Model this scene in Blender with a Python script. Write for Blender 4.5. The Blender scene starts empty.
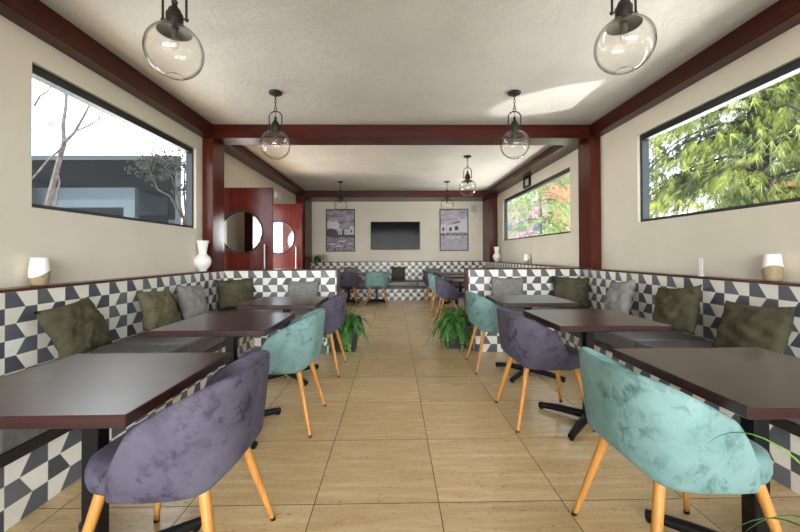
import bpy, bmesh, math, random
from mathutils import Vector, Matrix
random.seed(7)
PI = math.pi
S = bpy.context.scene
COL = S.collection

# ------------------------------------------------------------------ camera
F_PX, CX, CY = 362.754, 399.695, 251.312
def cam_dir(x, z, y):
    rol, pit, yaw = .0047, .0084, .0159
    c, s = math.cos(rol), math.sin(rol); x, z = c*x+s*z, -s*x+c*z
    c, s = math.cos(pit), math.sin(pit); y, z = c*y-s*z, s*y+c*z
    c, s = math.cos(yaw), math.sin(yaw); x, y = c*x+s*y, -s*x+c*y
    return Vector((x, y, z))
cd = bpy.data.cameras.new('camera'); cam = bpy.data.objects.new('camera', cd); COL.objects.link(cam)
cd.sensor_fit = 'HORIZONTAL'; cd.sensor_width = 36.0; cd.lens = F_PX/800*36.0
cd.shift_x = (400-CX)/800; cd.shift_y = -(266-CY)/800
cd.clip_start = 0.02; cd.clip_end = 200
rx, ux, fx = cam_dir(1, 0, 0), cam_dir(0, 1, 0), cam_dir(0, 0, 1)
M = Matrix((( rx.x, ux.x, -fx.x, 0), (rx.y, ux.y, -fx.y, 0), (rx.z, ux.z, -fx.z, 1.2), (0, 0, 0, 1)))
cam.matrix_world = M
S.camera = cam

# ------------------------------------------------------------------ world, sun, daylight lamps, exposure
w = bpy.data.worlds.new('sky'); S.world = w; w.use_nodes = True
bg = w.node_tree.nodes['Background']
bg.inputs[0].default_value = (0.80, 0.90, 1.0, 1); bg.inputs[1].default_value = 4.6
sd = bpy.data.lights.new('sun', 'SUN'); sd.energy = 6; sd.angle = 0.01; sd.color = (1, .95, .86)
sun = bpy.data.objects.new('sun', sd); COL.objects.link(sun)
sun.rotation_euler = (math.radians(38), 0, math.radians(-9))
def area(name, loc, rot, sx, sy, power, color=(1, 1, 1)):
    d = bpy.data.lights.new(name, 'AREA'); d.shape = 'RECTANGLE'; d.size = sx; d.size_y = sy
    d.energy = power; d.color = color
    o = bpy.data.objects.new(name, d); COL.objects.link(o); o.location = loc; o.rotation_euler = rot
    return o
area('daylight_terrace_glazing', (0.12, -2.75, 1.5), (math.radians(90), 0, 0), 4.7, 2.5, 25, (1, .98, .96))
area('added_front_fill', (0.12, -10.5, 2.2), (math.radians(90), 0, 0), 12, 5.5, 3300, (1, .98, .95))  # unseen panel lamp added behind the camera to brighten the rear room
# unseen lamps added low outside, in place of sun bounced off the paving
area('added_bounce_rear', (5.4, 7.6, .25), (0, math.radians(126), 0), 1.6, 5.5, 1000, (1, .96, .90))
area('added_bounce_front', (5.4, 2.6, .25), (0, math.radians(126), 0), 1.6, 4.5, 360, (1, .96, .90))
area('added_bounce_left', (-5.0, 3.3, .25), (0, math.radians(-126), 0), 1.6, 3.0, 200, (1, .97, .93))
area('added_bounce_doorway', (-4.2, 6.5, .3), (0, math.radians(-105), 0), 1.4, 2.0, 190, (1, .97, .92))
# added spot lamp outside: reflected-sun patch through the right window onto the ceiling
pd = bpy.data.lights.new('glint_spot', 'SPOT'); pd.energy = 2600; pd.spot_size = math.radians(7); pd.spot_blend = .1; pd.shadow_soft_size = .04; pd.color = (1, .97, .92)
po = bpy.data.objects.new('glint_spot', pd); COL.objects.link(po); po.location = (6.25, 1.4, .15)
po.rotation_euler = (Vector((1.86, 3.95, 2.9))-Vector((6.25, 1.4, .15))).to_track_quat('-Z', 'Y').to_euler()
S.view_settings.view_transform = 'Standard'; S.view_settings.look = 'None'
S.view_settings.exposure = 0.4; S.view_settings.gamma = 1.0; S.view_settings.use_curve_mapping = False
S.cycles.use_denoising = True
S.cycles.max_bounces = 10; S.cycles.diffuse_bounces = 6; S.cycles.glossy_bounces = 5
S.cycles.transparent_max_bounces = 16; S.cycles.transmission_bounces = 8
S.cycles.sample_clamp_indirect = 8.0; S.cycles.caustics_reflective = False; S.cycles.caustics_refractive = False

# ------------------------------------------------------------------ materials
class NT:
    def __init__(self, name):
        self.m = bpy.data.materials.new(name); self.m.use_nodes = True
        self.t = self.m.node_tree; self.n = self.t.nodes; self.l = self.t.links
        self.p = self.n['Principled BSDF']
    def node(self, kind, **kw):
        nd = self.n.new(kind)
        for k, v in kw.items(): setattr(nd, k, v)
        return nd
    def link(self, a, b): self.l.new(a, b)
    def set(self, **kw):
        for k, v in kw.items():
            self.p.inputs[k.replace('_', ' ')].default_value = v
        return self
    def math(self, op, a, b=None, c=None):
        nd = self.node('ShaderNodeMath', operation=op)
        for i, v in enumerate((a, b, c)):
            if v is None: continue
            if hasattr(v, 'links'): self.link(v, nd.inputs[i])
            else: nd.inputs[i].default_value = v
        return nd.outputs[0]
    def coord(self, which='Object', scale=(1, 1, 1)):
        tc = self.node('ShaderNodeTexCoord'); mp = self.node('ShaderNodeMapping')
        mp.inputs['Scale'].default_value = scale
        self.link(tc.outputs[which], mp.inputs[0]); return mp.outputs[0]
    def noise(self, vec, scale, detail=4, rough=.55, dist=0):
        nd = self.node('ShaderNodeTexNoise'); nd.inputs['Scale'].default_value = scale
        nd.inputs['Detail'].default_value = detail; nd.inputs['Roughness'].default_value = rough
        nd.inputs['Distortion'].default_value = dist
        self.link(vec, nd.inputs['Vector']); return nd.outputs['Fac']
    def ramp(self, fac, stops):
        nd = self.node('ShaderNodeValToRGB'); e = nd.color_ramp.elements
        while len(e) < len(stops): e.new(.5)
        for el, (p, c) in zip(e, stops):
            el.position = p; el.color = (c[0], c[1], c[2], 1) if hasattr(c, '__len__') else (c, c, c, 1)
        self.link(fac, nd.inputs[0]); return nd.outputs[0]
    def mix(self, fac, a, b, mode='MIX'):
        nd = self.node('ShaderNodeMix', data_type='RGBA', blend_type=mode)
        for i, v in ((0, fac), (6, a), (7, b)):
            if hasattr(v, 'links'): self.link(v, nd.inputs[i])
            elif i == 0: nd.inputs[0].default_value = v
            else: nd.inputs[i].default_value = (*v, 1)
        return nd.outputs[2]
    def color(self, c): self.link(c, self.p.inputs['Base Color'])
    def bump(self, h, strength, dist=.01):
        nd = self.node('ShaderNodeBump'); nd.inputs['Strength'].default_value = strength
        nd.inputs['Distance'].default_value = dist
        self.link(h, nd.inputs['Height']); self.link(nd.outputs[0], self.p.inputs['Normal'])

def plain(name, c, rough=.5, metal=0, **kw):
    t = NT(name).set(Base_Color=(*c, 1), Roughness=rough, Metallic=metal, **kw); return t.m
def mottled(name, a, b, scale, rough=.6, bump=0, dist=.005, cscale=(1, 1, 1), lo=.35, hi=.65, **kw):
    t = NT(name).set(Roughness=rough, **kw); f = t.noise(t.coord('Object', cscale), scale, 5)
    t.color(t.ramp(f, [(lo, a), (hi, b)]))
    if bump: t.bump(f, bump, dist)
    return t.m

def velvet(name, dark, mid, light, seed):
    t = NT(name).set(Roughness=.75, Specular_IOR_Level=.15, Sheen_Weight=.10, Sheen_Roughness=.35, Sheen_Tint=(*[min(1, x*2.6) for x in light], 1))
    v = t.coord('Object'); mp = t.node('ShaderNodeMapping'); mp.inputs['Location'].default_value = (seed, seed*.7, 1)
    t.link(v, mp.inputs[0]); v = mp.outputs[0]
    f = t.noise(v, 6, 5, .6, .6); g = t.noise(v, 17, 6, .7, .35)
    big = t.ramp(f, [(.30, mid), (.72, light)])
    crush = t.math('MULTIPLY', t.ramp(g, [(.38, 1.0), (.50, 0.0)]), t.ramp(t.noise(v, 4.5, 3, .5, .3), [(.42, 0.15), (.62, 1.0)]))
    t.color(t.mix(t.math('MULTIPLY', crush, .8), big, dark)); s = t.math('ADD', t.math('MULTIPLY', f, .5), t.math('MULTIPLY', g, .5))
    t.bump(s, .22, .01)
    return t.m

def tile_mat():
    t = NT('trapezoid_cement_tiles').set(Roughness=.35)
    tc = t.node('ShaderNodeTexCoord'); sp = t.node('ShaderNodeSeparateXYZ'); t.link(tc.outputs['UV'], sp.inputs[0])
    u = t.math('DIVIDE', sp.outputs[0], .2); v = t.math('DIVIDE', sp.outputs[1], .098)
    iu, iv = t.math('FLOOR', u), t.math('FLOOR', v)
    fu, fv = t.math('SUBTRACT', u, iu), t.math('SUBTRACT', v, iv)
    odd = t.math('MODULO', t.math('ADD', iv, 100), 2)
    sa = t.math('SUBTRACT', .62, t.math('MULTIPLY', fv, .30))
    sb = t.math('ADD', .32, t.math('MULTIPLY', fv, .30))
    a = t.math('LESS_THAN', fu, sa); b = t.math('GREATER_THAN', fu, sb)
    dark = t.math('ADD', t.math('MULTIPLY', a, odd), t.math('MULTIPLY', b, t.math('SUBTRACT', 1, odd)))
    sl = t.math('ADD', t.math('MULTIPLY', sa, odd), t.math('MULTIPLY', sb, t.math('SUBTRACT', 1, odd)))
    # grout: distance to the nearest joint in metres
    du = t.math('MULTIPLY', t.math('MINIMUM', fu, t.math('SUBTRACT', 1, fu)), .2)
    dv = t.math('MULTIPLY', t.math('MINIMUM', fv, t.math('SUBTRACT', 1, fv)), .098)
    ds = t.math('MULTIPLY', t.math('ABSOLUTE', t.math('SUBTRACT', fu, sl)), .17)
    dm = t.math('MINIMUM', t.math('MINIMUM', du, dv), ds)
    gr = t.math('LESS_THAN', dm, .0011)
    wn = t.node('ShaderNodeTexWhiteNoise', noise_dimensions='3D'); cb = t.node('ShaderNodeCombineXYZ')
    t.link(iu, cb.inputs[0]); t.link(iv, cb.inputs[1]); t.link(dark, cb.inputs[2]); t.link(cb.outputs[0], wn.inputs['Vector'])
    nz = t.noise(t.coord('UV'), 14, 5)
    f = t.math('ADD', t.math('MULTIPLY', wn.outputs['Value'], .6), t.math('MULTIPLY', nz, .4))
    dk = t.ramp(f, [(.2, (.055, .06, .075)), (.8, (.135, .145, .165))])
    lt = t.ramp(f, [(.2, (.66, .63, .55)), (.8, (.80, .78, .70))])
    c = t.mix(dark, lt, dk); c = t.mix(gr, c, (.42, .40, .36)); t.color(c)
    t.bump(t.math('MINIMUM', dm, .003), .5, .3)
    return t.m

def floor_mat():
    t = NT('travertine_floor').set(Roughness=.28)
    tc = t.node('ShaderNodeTexCoord'); sp = t.node('ShaderNodeSeparateXYZ'); t.link(tc.outputs['Object'], sp.inputs[0])
    u = t.math('DIVIDE', t.math('ADD', sp.outputs[0], .389+6), .6); v = t.math('DIVIDE', t.math('SUBTRACT', sp.outputs[1], 1.76-6), .6)
    iu, iv = t.math('FLOOR', u), t.math('FLOOR', v); fu, fv = t.math('SUBTRACT', u, iu), t.math('SUBTRACT', v, iv)
    wn = t.node('ShaderNodeTexWhiteNoise', noise_dimensions='2D'); cb = t.node('ShaderNodeCombineXYZ')
    t.link(iu, cb.inputs[0]); t.link(iv, cb.inputs[1]); t.link(cb.outputs[0], wn.inputs['Vector'])
    off = t.node('ShaderNodeVectorMath', operation='MULTIPLY_ADD'); t.link(wn.outputs['Color'], off.inputs[0])
    off.inputs[1].default_value = (7, 7, 7); t.link(tc.outputs['Object'], off.inputs[2])
    mp = t.node('ShaderNodeMapping'); mp.inputs['Scale'].default_value = (1.0, 11, 1); t.link(off.outputs[0], mp.inputs[0])
    n1 = t.noise(mp.outputs[0], 2.2, 8, .66, .15)
    mp2 = t.node('ShaderNodeMapping'); mp2.inputs['Scale'].default_value = (26, 60, 1); t.link(off.outputs[0], mp2.inputs[0])
    n2 = t.noise(mp2.outputs[0], 1.6, 3, .5)
    c = t.ramp(n1, [(.25, (.43, .29, .135)), (.5, (.54, .385, .20)), (.78, (.65, .51, .31))])
    band = t.math('GREATER_THAN', n1, .44)
    pit = t.math('MULTIPLY', t.math('GREATER_THAN', n2, .64), t.math('SUBTRACT', 1.35, band))
    c = t.mix(t.math('MINIMUM', pit, .75), c, (.16, .09, .045))
    hs = t.node('ShaderNodeHueSaturation'); t.link(c, hs.inputs['Color'])
    t.link(t.math('ADD', .9, t.math('MULTIPLY', wn.outputs['Value'], .2)), hs.inputs['Value'])
    dm = t.math('MINIMUM', t.math('MINIMUM', fu, t.math('SUBTRACT', 1, fu)), t.math('MINIMUM', fv, t.math('SUBTRACT', 1, fv)))
    gr = t.math('LESS_THAN', dm, .0036)
    t.color(t.mix(gr, hs.outputs[0], (.07, .045, .035)))
    t.link(t.ramp(n1, [(.3, .30), (.7, .19)]), t.p.inputs['Roughness'])
    t.bump(t.math('MINIMUM', dm, .006), .25, .3)
    return t.m

def plaster(name, a, b, strokes):
    t = NT(name).set(Roughness=.62)
    v = t.coord('Object'); f = t.noise(v, 1.3, 4, .6, .4); g = t.noise(v, 6 if strokes else 22, 7, .72, 3.4 if strokes else .5)
    t.color(t.ramp(f, [(.3, a), (.7, b)]))
    t.bump(t.ramp(g, [(.44, 0.0), (.50, .8), (.58, 1.0)]) if strokes else g, .42 if strokes else .12, .014 if strokes else .006)
    return t.m

def wood(name, dark, light, axis, rough=.3, scale=6, coat=0, spec=.28):
    sc = [scale*2.2]*3; sc[axis] = scale*.12
    t = NT(name).set(Roughness=rough, Coat_Weight=coat, Coat_Roughness=.15, Specular_IOR_Level=spec)
    f = t.noise(t.coord('Object', tuple(sc)), 1.5, 6, .65, 1.2)
    t.color(t.ramp(f, [(.3, dark), (.7, light)])); t.bump(f, .04, .004)
    return t.m

def glass(name, tint=(1, 1, 1), ior=1.45, refl=1.0, edge=0):
    m = bpy.data.materials.new(name); m.use_nodes = True; t = m.node_tree; t.nodes.clear()
    o = t.nodes.new('ShaderNodeOutputMaterial'); mx = t.nodes.new('ShaderNodeMixShader')
    tr = t.nodes.new('ShaderNodeBsdfTransparent'); gl = t.nodes.new('ShaderNodeBsdfGlossy'); fr = t.nodes.new('ShaderNodeLayerWeight')
    fr.inputs[0].default_value = .5; tr.inputs[0].default_value = (*tint, 1); gl.inputs['Roughness'].default_value = .01
    gl.inputs[0].default_value = (refl, refl, refl, 1)
    f0 = ((ior-1)/(ior+1))**2          # Schlick: f0 + (1-f0)(1-cos)^5
    pw = t.nodes.new('ShaderNodeMath'); pw.operation = 'POWER'; t.links.new(fr.outputs['Facing'], pw.inputs[0]); pw.inputs[1].default_value = 5
    ma = t.nodes.new('ShaderNodeMath'); ma.operation = 'MULTIPLY_ADD'; t.links.new(pw.outputs[0], ma.inputs[0]); ma.inputs[1].default_value = 1-f0; ma.inputs[2].default_value = f0
    t.links.new(ma.outputs[0], mx.inputs[0])
    if edge:
        rp = t.nodes.new('ShaderNodeValToRGB'); e = rp.color_ramp.elements; e[0].position = .48; e[0].color = (*tint, 1); e[1].position = 1.0; e[1].color = (edge, edge*.96, edge*.88, 1)
        t.links.new(fr.outputs['Facing'], rp.inputs[0]); t.links.new(rp.outputs[0], tr.inputs[0])
    t.links.new(tr.outputs[0], mx.inputs[1]); t.links.new(tr.outputs[0], mx.inputs[1]); t.links.new(gl.outputs[0], mx.inputs[2])
    t.links.new(mx.outputs[0], o.inputs[0]); return m

MT = dict(
    tile=tile_mat(), floor=floor_mat(),
    wall=plaster('cream_plaster', (.64, .59, .48), (.71, .655, .545), False),
    ceil=plaster('trowelled_ceiling_plaster', (.45, .437, .405), (.54, .52, .485), True),
    beam_x=wood('mahogany_beam_across', (.020, .0025, .0015), (.068, .0085, .004), 0, .30, 5),
    beam_y=wood('mahogany_beam_along', (.020, .0025, .0015), (.068, .0085, .004), 1, .30, 5),
    beam_z=wood('mahogany_post', (.030, .004, .002), (.105, .016, .006), 2, .28, 5),
    ledge=wood('dark_ledge_wood', (.045, .014, .009), (.10, .030, .018), 1, .22, 5),
    ledge_x=wood('dark_ledge_wood_across', (.05, .014, .009), (.11, .030, .018), 0, .22, 5),
    table=wood('dark_walnut_top', (.016, .005, .004), (.044, .0145, .012), 0, .31, 5, .1, .45),
    oak=wood('oiled_oak_leg', (.34, .14, .03), (.54, .26, .065), 2, .4, 7),
    door=wood('red_mahogany_door', (.045, .006, .004), (.125, .015, .009), 2, .26, 4, .3),
    leather=mottled('dark_seat_leather', (.085, .081, .081), (.125, .120, .121), 30, .38, .1, .002),
    board=plain('black_seat_board', (.012, .011, .011), .4),
    black=plain('black_metal', (.012, .012, .013), .38, .6),
    frame=plain('charcoal_window_frame', (.020, .024, .026), .35, .3),
    bronze=plain('dark_bronze', (.016, .0135, .012), .5, .4),
    chrome=plain('brushed_chrome', (.26, .26, .27), .4, 1),
    shade=plain('inner_reflector_plate', (.060, .052, .034), .5, .2),
    white=plain('white_ceramic', (.84, .82, .79), .28),
    whitep=plain('white_plastic', (.80, .79, .76), .4),
    tan=mottled('raw_tan_clay', (.27, .20, .115), (.35, .27, .165), 40, .7),
    greyp=plain('grey_plastic', (.45, .45, .46), .4),
    tvb=plain('black_tv_bezel', (.008, .008, .009), .45, Specular_IOR_Level=.2), tvs=plain('dark_tv_glass', (.006, .005, .007), .10, Specular_IOR_Level=.05),
    glass=glass('window_glass', (.97, .98, .98), 1.33, .35), globe=glass('clear_globe_glass', (.965, .955, .93), 1.5, 1.0, .10),
    mirror=plain('mirrored_porthole_glass', (.78, .80, .80), .03, 1),
    purple=velvet('purple_grey_velvet', (.016, .012, .024), (.054, .048, .072), (.095, .087, .120), 3),
    teal=velvet('teal_velvet', (.040, .085, .080), (.110, .198, .192), (.180, .290, .280), 9),
    olive=velvet('olive_velvet', (.014, .0125, .0065), (.048, .043, .024), (.092, .083, .050), 5),
    olivel=velvet('pale_olive_velvet', (.035, .032, .016), (.085, .078, .042), (.140, .128, .075), 15),
    greyv=velvet('grey_velvet', (.09, .087, .08), (.19, .185, .175), (.28, .272, .26), 21),
    greyw=mottled('grey_woven_cloth', (.11, .107, .098), (.24, .235, .22), 60, .85, .3, .003),
    planter=plain('black_planter', (.014, .014, .015), .45), soil=mottled('dark_soil', (.02, .014, .01), (.05, .035, .025), 40, .9),
)
def leaf_mat(name, a, b, rough=.5, sc=9):
    t = NT(name).set(Roughness=rough, Subsurface_Weight=0.0)
    f = t.noise(t.coord('Object'), sc, 3); t.color(t.ramp(f, [(.36, a), (.64, b)]))
    t.p.inputs['Transmission Weight'].default_value = 0
    return t.m
MT['fern'] = leaf_mat('fern_green', (.012, .055, .008), (.060, .205, .022))
MT['blade'] = leaf_mat('grass_blade_green', (.050, .15, .018), (.13, .30, .05))
MT['needle'] = leaf_mat('pine_needle_green', (.012, .030, .006), (.25, .29, .05), .6, 2.2)
MT['needle_dark'] = leaf_mat('dark_pine_needle', (.012, .028, .008), (.05, .085, .02), .7, 1.7)
MT['needle_b'] = leaf_mat('shrub_leaf_green', (.10, .17, .05), (.34, .42, .16), .6)
MT['darkleaf'] = leaf_mat('reflection_leaf_dark', (.004, .005, .004), (.010, .013, .010), .95)  # near-black colour paints the silhouette of a reflected tree
MT['bark'] = mottled('grey_brown_bark', (.030, .025, .026), (.085, .072, .072), 20, .9, .4, .01)
MT['darkbark'] = mottled('dark_bark', (.010, .008, .007), (.03, .024, .02), 20, .9, .4, .01)
MT['stucco'] = mottled('white_stucco', (.80, .79, .80), (.86, .85, .85), 12, .8, .5, .02, (1, 1, 5))
MT['intgrey'] = plain('pale_grey_room_paint', (.62, .64, .64), .6)
MT['intdark'] = plain('slate_room_paint', (.055, .062, .068), .6)
MT['smoked'] = glass('smoked_window_glass', (.58, .61, .63), 1.3, .45)
MT['pink'] = plain('pink_render', (.36, .22, .30), .8); MT['orange'] = mottled('orange_render', (.33, .13, .06), (.42, .20, .105), 4, .85)
MT['bluewin'] = plain('blue_grey_pane', (.10, .14, .22), .1)
MT['ground'] = mottled('pale_paving', (.30, .28, .25), (.40, .38, .34), 3, .85)
MT['roof'] = plain('roof_slab', (.35, .33, .3), .8)

# ------------------------------------------------------------------ geometry helpers
def setmat(faces, i):
    for f in faces: f.material_index = i
def box(bm, x0, x1, y0, y1, z0, z1, bev=0, seg=2, mi=0, uv=None):
    r = bmesh.ops.create_cube(bm, size=1)
    vs = r['verts']
    for v in vs:
        v.co = Vector((x0+(v.co.x+.5)*(x1-x0), y0+(v.co.y+.5)*(y1-y0), z0+(v.co.z+.5)*(z1-z0)))
    fs = {f for v in vs for f in v.link_faces}
    setmat(fs, mi)
    if bev:
        es = list({e for v in vs for e in v.link_edges})
        rb = bmesh.ops.bevel(bm, geom=es, offset=bev, segments=seg, affect='EDGES', profile=.6)
        setmat(rb['faces'], mi)
    if uv is not None:
        lay = bm.loops.layers.uv.verify()
        for f in fs:
            n = f.normal; f.normal_update(); n = f.normal
            for lp in f.loops:
                c = lp.vert.co
                if abs(n.x) > .7: u = (c.y-uv[1]) if n.x > 0 else -(c.y-uv[1])
                else: u = (c.x-uv[0]) if n.y < 0 else -(c.x-uv[0])
                lp[lay].uv = (u, c.z)
    return fs
def ring(c, ax, r, n, ref=None):
    ax = ax.normalized()
    if ref is None: ref = Vector((0, 0, 1)) if abs(ax.z) < .9 else Vector((1, 0, 0))
    a = ax.cross(ref).normalized(); b = ax.cross(a).normalized()
    return [c + a*(r*math.cos(2*PI*k/n)) + b*(r*math.sin(2*PI*k/n)) for k in range(n)]
def tube(bm, pts, rad, n=8, mi=0, cap=True):
    pts = [Vector(p) for p in pts]
    if not hasattr(rad, '__len__'): rad = [rad]*len(pts)
    rs = []
    for i, p in enumerate(pts):
        d = pts[min(i+1, len(pts)-1)] - pts[max(i-1, 0)]
        rs.append([bm.verts.new(q) for q in ring(p, d, rad[i], n)])
    fs = []
    for a, b in zip(rs, rs[1:]):
        for k in range(n):
            fs.append(bm.faces.new((a[k], a[(k+1) % n], b[(k+1) % n], b[k])))
    if cap:
        fs.append(bm.faces.new(rs[0])); fs.append(bm.faces.new(rs[-1][::-1]))
    setmat(fs, mi); return fs
def lathe(bm, prof, c=(0, 0, 0), n=24, mi=0, capb=True, capt=True):
    c = Vector(c); rs = []
    for r, z in prof:
        rs.append([bm.verts.new(c+Vector((r*math.cos(2*PI*k/n), r*math.sin(2*PI*k/n), z))) for k in range(n)])
    fs = []
    for a, b in zip(rs, rs[1:]):
        for k in range(n): fs.append(bm.faces.new((a[k], a[(k+1) % n], b[(k+1) % n], b[k])))
    if capb: fs.append(bm.faces.new(rs[0][::-1]))
    if capt: fs.append(bm.faces.new(rs[-1]))
    setmat(fs, mi); return fs
def sphere(bm, c, r, n=16, mi=0, sc=(1, 1, 1)):
    res = bmesh.ops.create_uvsphere(bm, u_segments=n, v_segments=max(6, n//2), radius=r)
    for v in res['verts']: v.co = Vector((v.co.x*sc[0], v.co.y*sc[1], v.co.z*sc[2])) + Vector(c)
    setmat({f for v in res['verts'] for f in v.link_faces}, mi)
BM = bmesh.new
def obj(name, bm, mats, parent=None, smooth=False, label=None, recalc=True):
    """one mesh object; vertices are in world space (or in the parent's space when the parent stands at the origin)"""
    if recalc: bmesh.ops.recalc_face_normals(bm, faces=bm.faces)
    me = bpy.data.meshes.new(name); bm.to_mesh(me); bm.free()
    if not isinstance(mats, (list, tuple)): mats = [mats]
    for m in mats: me.materials.append(m)
    o = bpy.data.objects.new(name, me); COL.objects.link(o)
    if smooth:
        for p in me.polygons: p.use_smooth = True
        if smooth != 'all':
            me.set_sharp_from_angle(angle=math.radians(40))
    if parent is not None:
        o.parent = parent
        off = origin_of(parent)
        if off.length: me.transform(Matrix.Translation(-off))
    if label: o['label'] = label
    return o
def origin_of(o):
    v = Vector((0, 0, 0))
    while o is not None: v += Vector(o.location); o = o.parent
    return v
def thing(name, label, cat, loc=(0, 0, 0), group=None, kind=None):
    o = bpy.data.objects.new(name, None); o.empty_display_size = .05; COL.objects.link(o); o.location = loc
    tag(o, label, cat, group, kind); return o
def tag(o, label=None, cat=None, group=None, kind=None):
    if label: o['label'] = label
    if cat: o['category'] = cat
    if group: o['group'] = group
    if kind: o['kind'] = kind
    return o
def struct(name, bm, mats, label=None, cat=None, smooth=False):
    o = obj(name, bm, mats, smooth=smooth); o['kind'] = 'structure'
    tag(o, label, cat); return o
def dup(root, loc, rotz=None, label=None, group=None):
    r = root.copy(); COL.objects.link(r); r.location = loc
    if rotz is not None: r.rotation_euler = (0, 0, rotz)
    if label: r['label'] = label
    if group: r['group'] = group
    for ch in list(root.children):
        c = ch.copy(); COL.objects.link(c); c.parent = r
        for g in list(ch.children):
            d = g.copy(); COL.objects.link(d); d.parent = c
    return r
def at(px, py, **k):
    """where the sight line of a pixel meets a plane, used only to place outdoor branches"""
    d = cam_dir((px-CX)/F_PX, -(py-CY)/F_PX, 1.0); a, v = list(k.items())[0]
    i = 'XYZ'.index(a); o = Vector((0, 0, 1.2)); return o + d*((v-o[i])/d[i])

# ------------------------------------------------------------------ room shell
XL, XR = -2.48, 2.733           # front room side walls
XL2, XR2 = -2.60, 2.79          # rear room side walls
H = 2.90; YB = 10.45; YF = -2.2; T = .125
bm = BM(); box(bm, -4.6, 3.0, YF-2.4, YB+.3, -.1, 0); struct('floor', bm, MT['floor'], 'beige travertine tile floor with dark joints', 'floor')
bm = BM(); box(bm, -2.9, 3.1, YF-2.6, YB+.3, H, H+.2); struct('ceiling', bm, MT['ceil'], 'trowelled grey plaster ceiling', 'ceiling')  # overhang past the front wall is unseen, added to block the sun
def wall_y(bm, x0, x1, ya, yb, holes, z1=H):
    ys = ya
    for (h0, h1, z0, zt) in holes:
        if h0 > ys: box(bm, x0, x1, ys, h0, 0, z1)
        if z0 > 0: box(bm, x0, x1, h0, h1, 0, z0)
        box(bm, x0, x1, h0, h1, zt, z1); ys = h1
    if ys < yb: box(bm, x0, x1, ys, yb, 0, z1)
WL = (2.522, 4.587, 1.535, 2.540); WR = (.55, 4.015, 1.545, 2.520); WR2 = (5.69, 9.215, 1.53, 2.575)
DOOR = (5.42, 7.46, 0, 2.233)
bm = BM(); wall_y(bm, XL-T, XL, YF, 5.05, [WL]); struct('wall_left', bm, MT['wall'], 'cream plaster wall with the left window', 'wall')
bm = BM(); wall_y(bm, XL2-T, XL2, 5.05, YB, [DOOR]); struct('wall_left_rear', bm, MT['wall'], 'cream wall above the porthole doors', 'wall')
bm = BM(); wall_y(bm, XR, XR+T, YF, 5.05, [WR]); struct('wall_right', bm, MT['wall'], 'cream plaster wall with the wide pine view window', 'wall')
bm = BM(); wall_y(bm, XR2, XR2+T, 5.05, YB, [WR2]); struct('wall_right_rear', bm, MT['wall'], 'cream wall around the rear right window', 'wall')
bm = BM(); box(bm, XL2-T, XR2+T, YB, YB+T, 0, H); struct('wall_back', bm, MT['wall'], 'cream back wall behind television and prints', 'wall')
bm = BM(); box(bm, XL-T, -2.25, YF-.2, YF, 0, H); box(bm, 2.5, XR+T, YF-.2, YF, 0, H); box(bm, -2.25, 2.5, YF-.2, YF, 2.65, H)
struct('wall_front', bm, MT['wall'])

def window(name, x, side, w, label, mull=()):
    """side -1: wall on the left, +1: on the right; the frame sits in the reveal"""
    y0, y1, z0, z1 = w; a, b = sorted((x+side*.03, x+side*.105)); f = .05; fn = .018
    bm = BM()
    box(bm, a, b, y0, y0+fn, z0, z1); box(bm, a, b, y1-f*.8, y1, z0, z1)
    box(bm, a, b, y0+fn, y1-f*.8, z0, z0+f*.6); box(bm, a, b, y0+fn, y1-f*.8, z1-f*1.3, z1)
    for m in mull: box(bm, a, b, m-.02, m+.02, z0+f*.6, z1-f*1.3)
    o = struct(name, bm, MT['frame'], label, 'window')
    bm = BM(); g = x+side*.092; box(bm, g-.004, g+.004, y0+fn, y1-f*.8, z0+f*.6, z1-f*1.3); obj('window_pane', bm, MT['glass'], o)
    return o
window('window_1', XL, -1, WL, 'dark framed window in the left wall overlooking a white building')
window('window_2', XR, 1, WR, 'dark framed window in the right wall full of pine branches')
window('window_3', XR2, 1, WR2, 'dark framed rear right window showing a pink building')
# glazed terrace front behind the camera
bm = BM()
for i in range(5):
    x = -2.25+i*4.75/4; box(bm, x-.03, x+.03, YF-.14, YF-.06, 0, 2.65)
for z in (0.03, 1.05, 2.1, 2.62): box(bm, -2.25, 2.5, YF-.13, YF-.07, z-.03, z+.03)
o = struct('window_4', bm, MT['frame'], 'glazed terrace front', 'window')
bm = BM(); box(bm, -2.25, 2.5, YF-.104, YF-.096, 0, 2.65); obj('window_pane', bm, MT['glass'], o)

# beams and posts
def trim(n, boxes, mat, label):
    bm = BM()
    for b in boxes: box(bm, *b, bev=.006, seg=1)
    return struct('trim_%d' % n, bm, mat, label, 'beam')
HB, HB2 = 2.722, 2.782
trim(1, [(XL, -2.341, YF, 4.73, HB, H)], MT['beam_y'], 'long mahogany beam along the front left wall')
trim(2, [(2.594, XR, YF, 4.73, HB+.012, H)], MT['beam_y'], 'long mahogany beam along the front right wall')
trim(3, [(XL, XR, 4.73, 5.05, HB, H)], MT['beam_x'], 'mahogany cross beam between front and rear rooms')
trim(4, [(XL, -2.341, 4.73, 5.05, 1.0, HB)], MT['beam_z'], 'mahogany post on the left tiled ledge')
trim(5, [(2.594, XR, 4.73, 5.05, 1.0, HB)], MT['beam_z'], 'mahogany post on the right tiled ledge')
trim(6, [(XL2, -2.341, 5.05, 9.65, HB2, H)], MT['beam_y'], 'mahogany beam above the porthole doors')
trim(7, [(2.50, XR2, 5.05, 9.65, HB2, H)], MT['beam_y'], 'mahogany beam above the rear right window')
trim(8, [(XL2, XR2, 9.65, YB, 2.722, H)], MT['beam_x'], 'mahogany cross beam at the back wall')
trim(9, [(XL2, -2.350, 9.65, YB, 0, 2.722)], MT['beam_z'], 'mahogany post in the rear left corner')
trim(10, [(2.57, XR2, 9.70, YB, 1.0, 2.722)], MT['beam_z'], 'mahogany post in the rear right corner')

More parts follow.
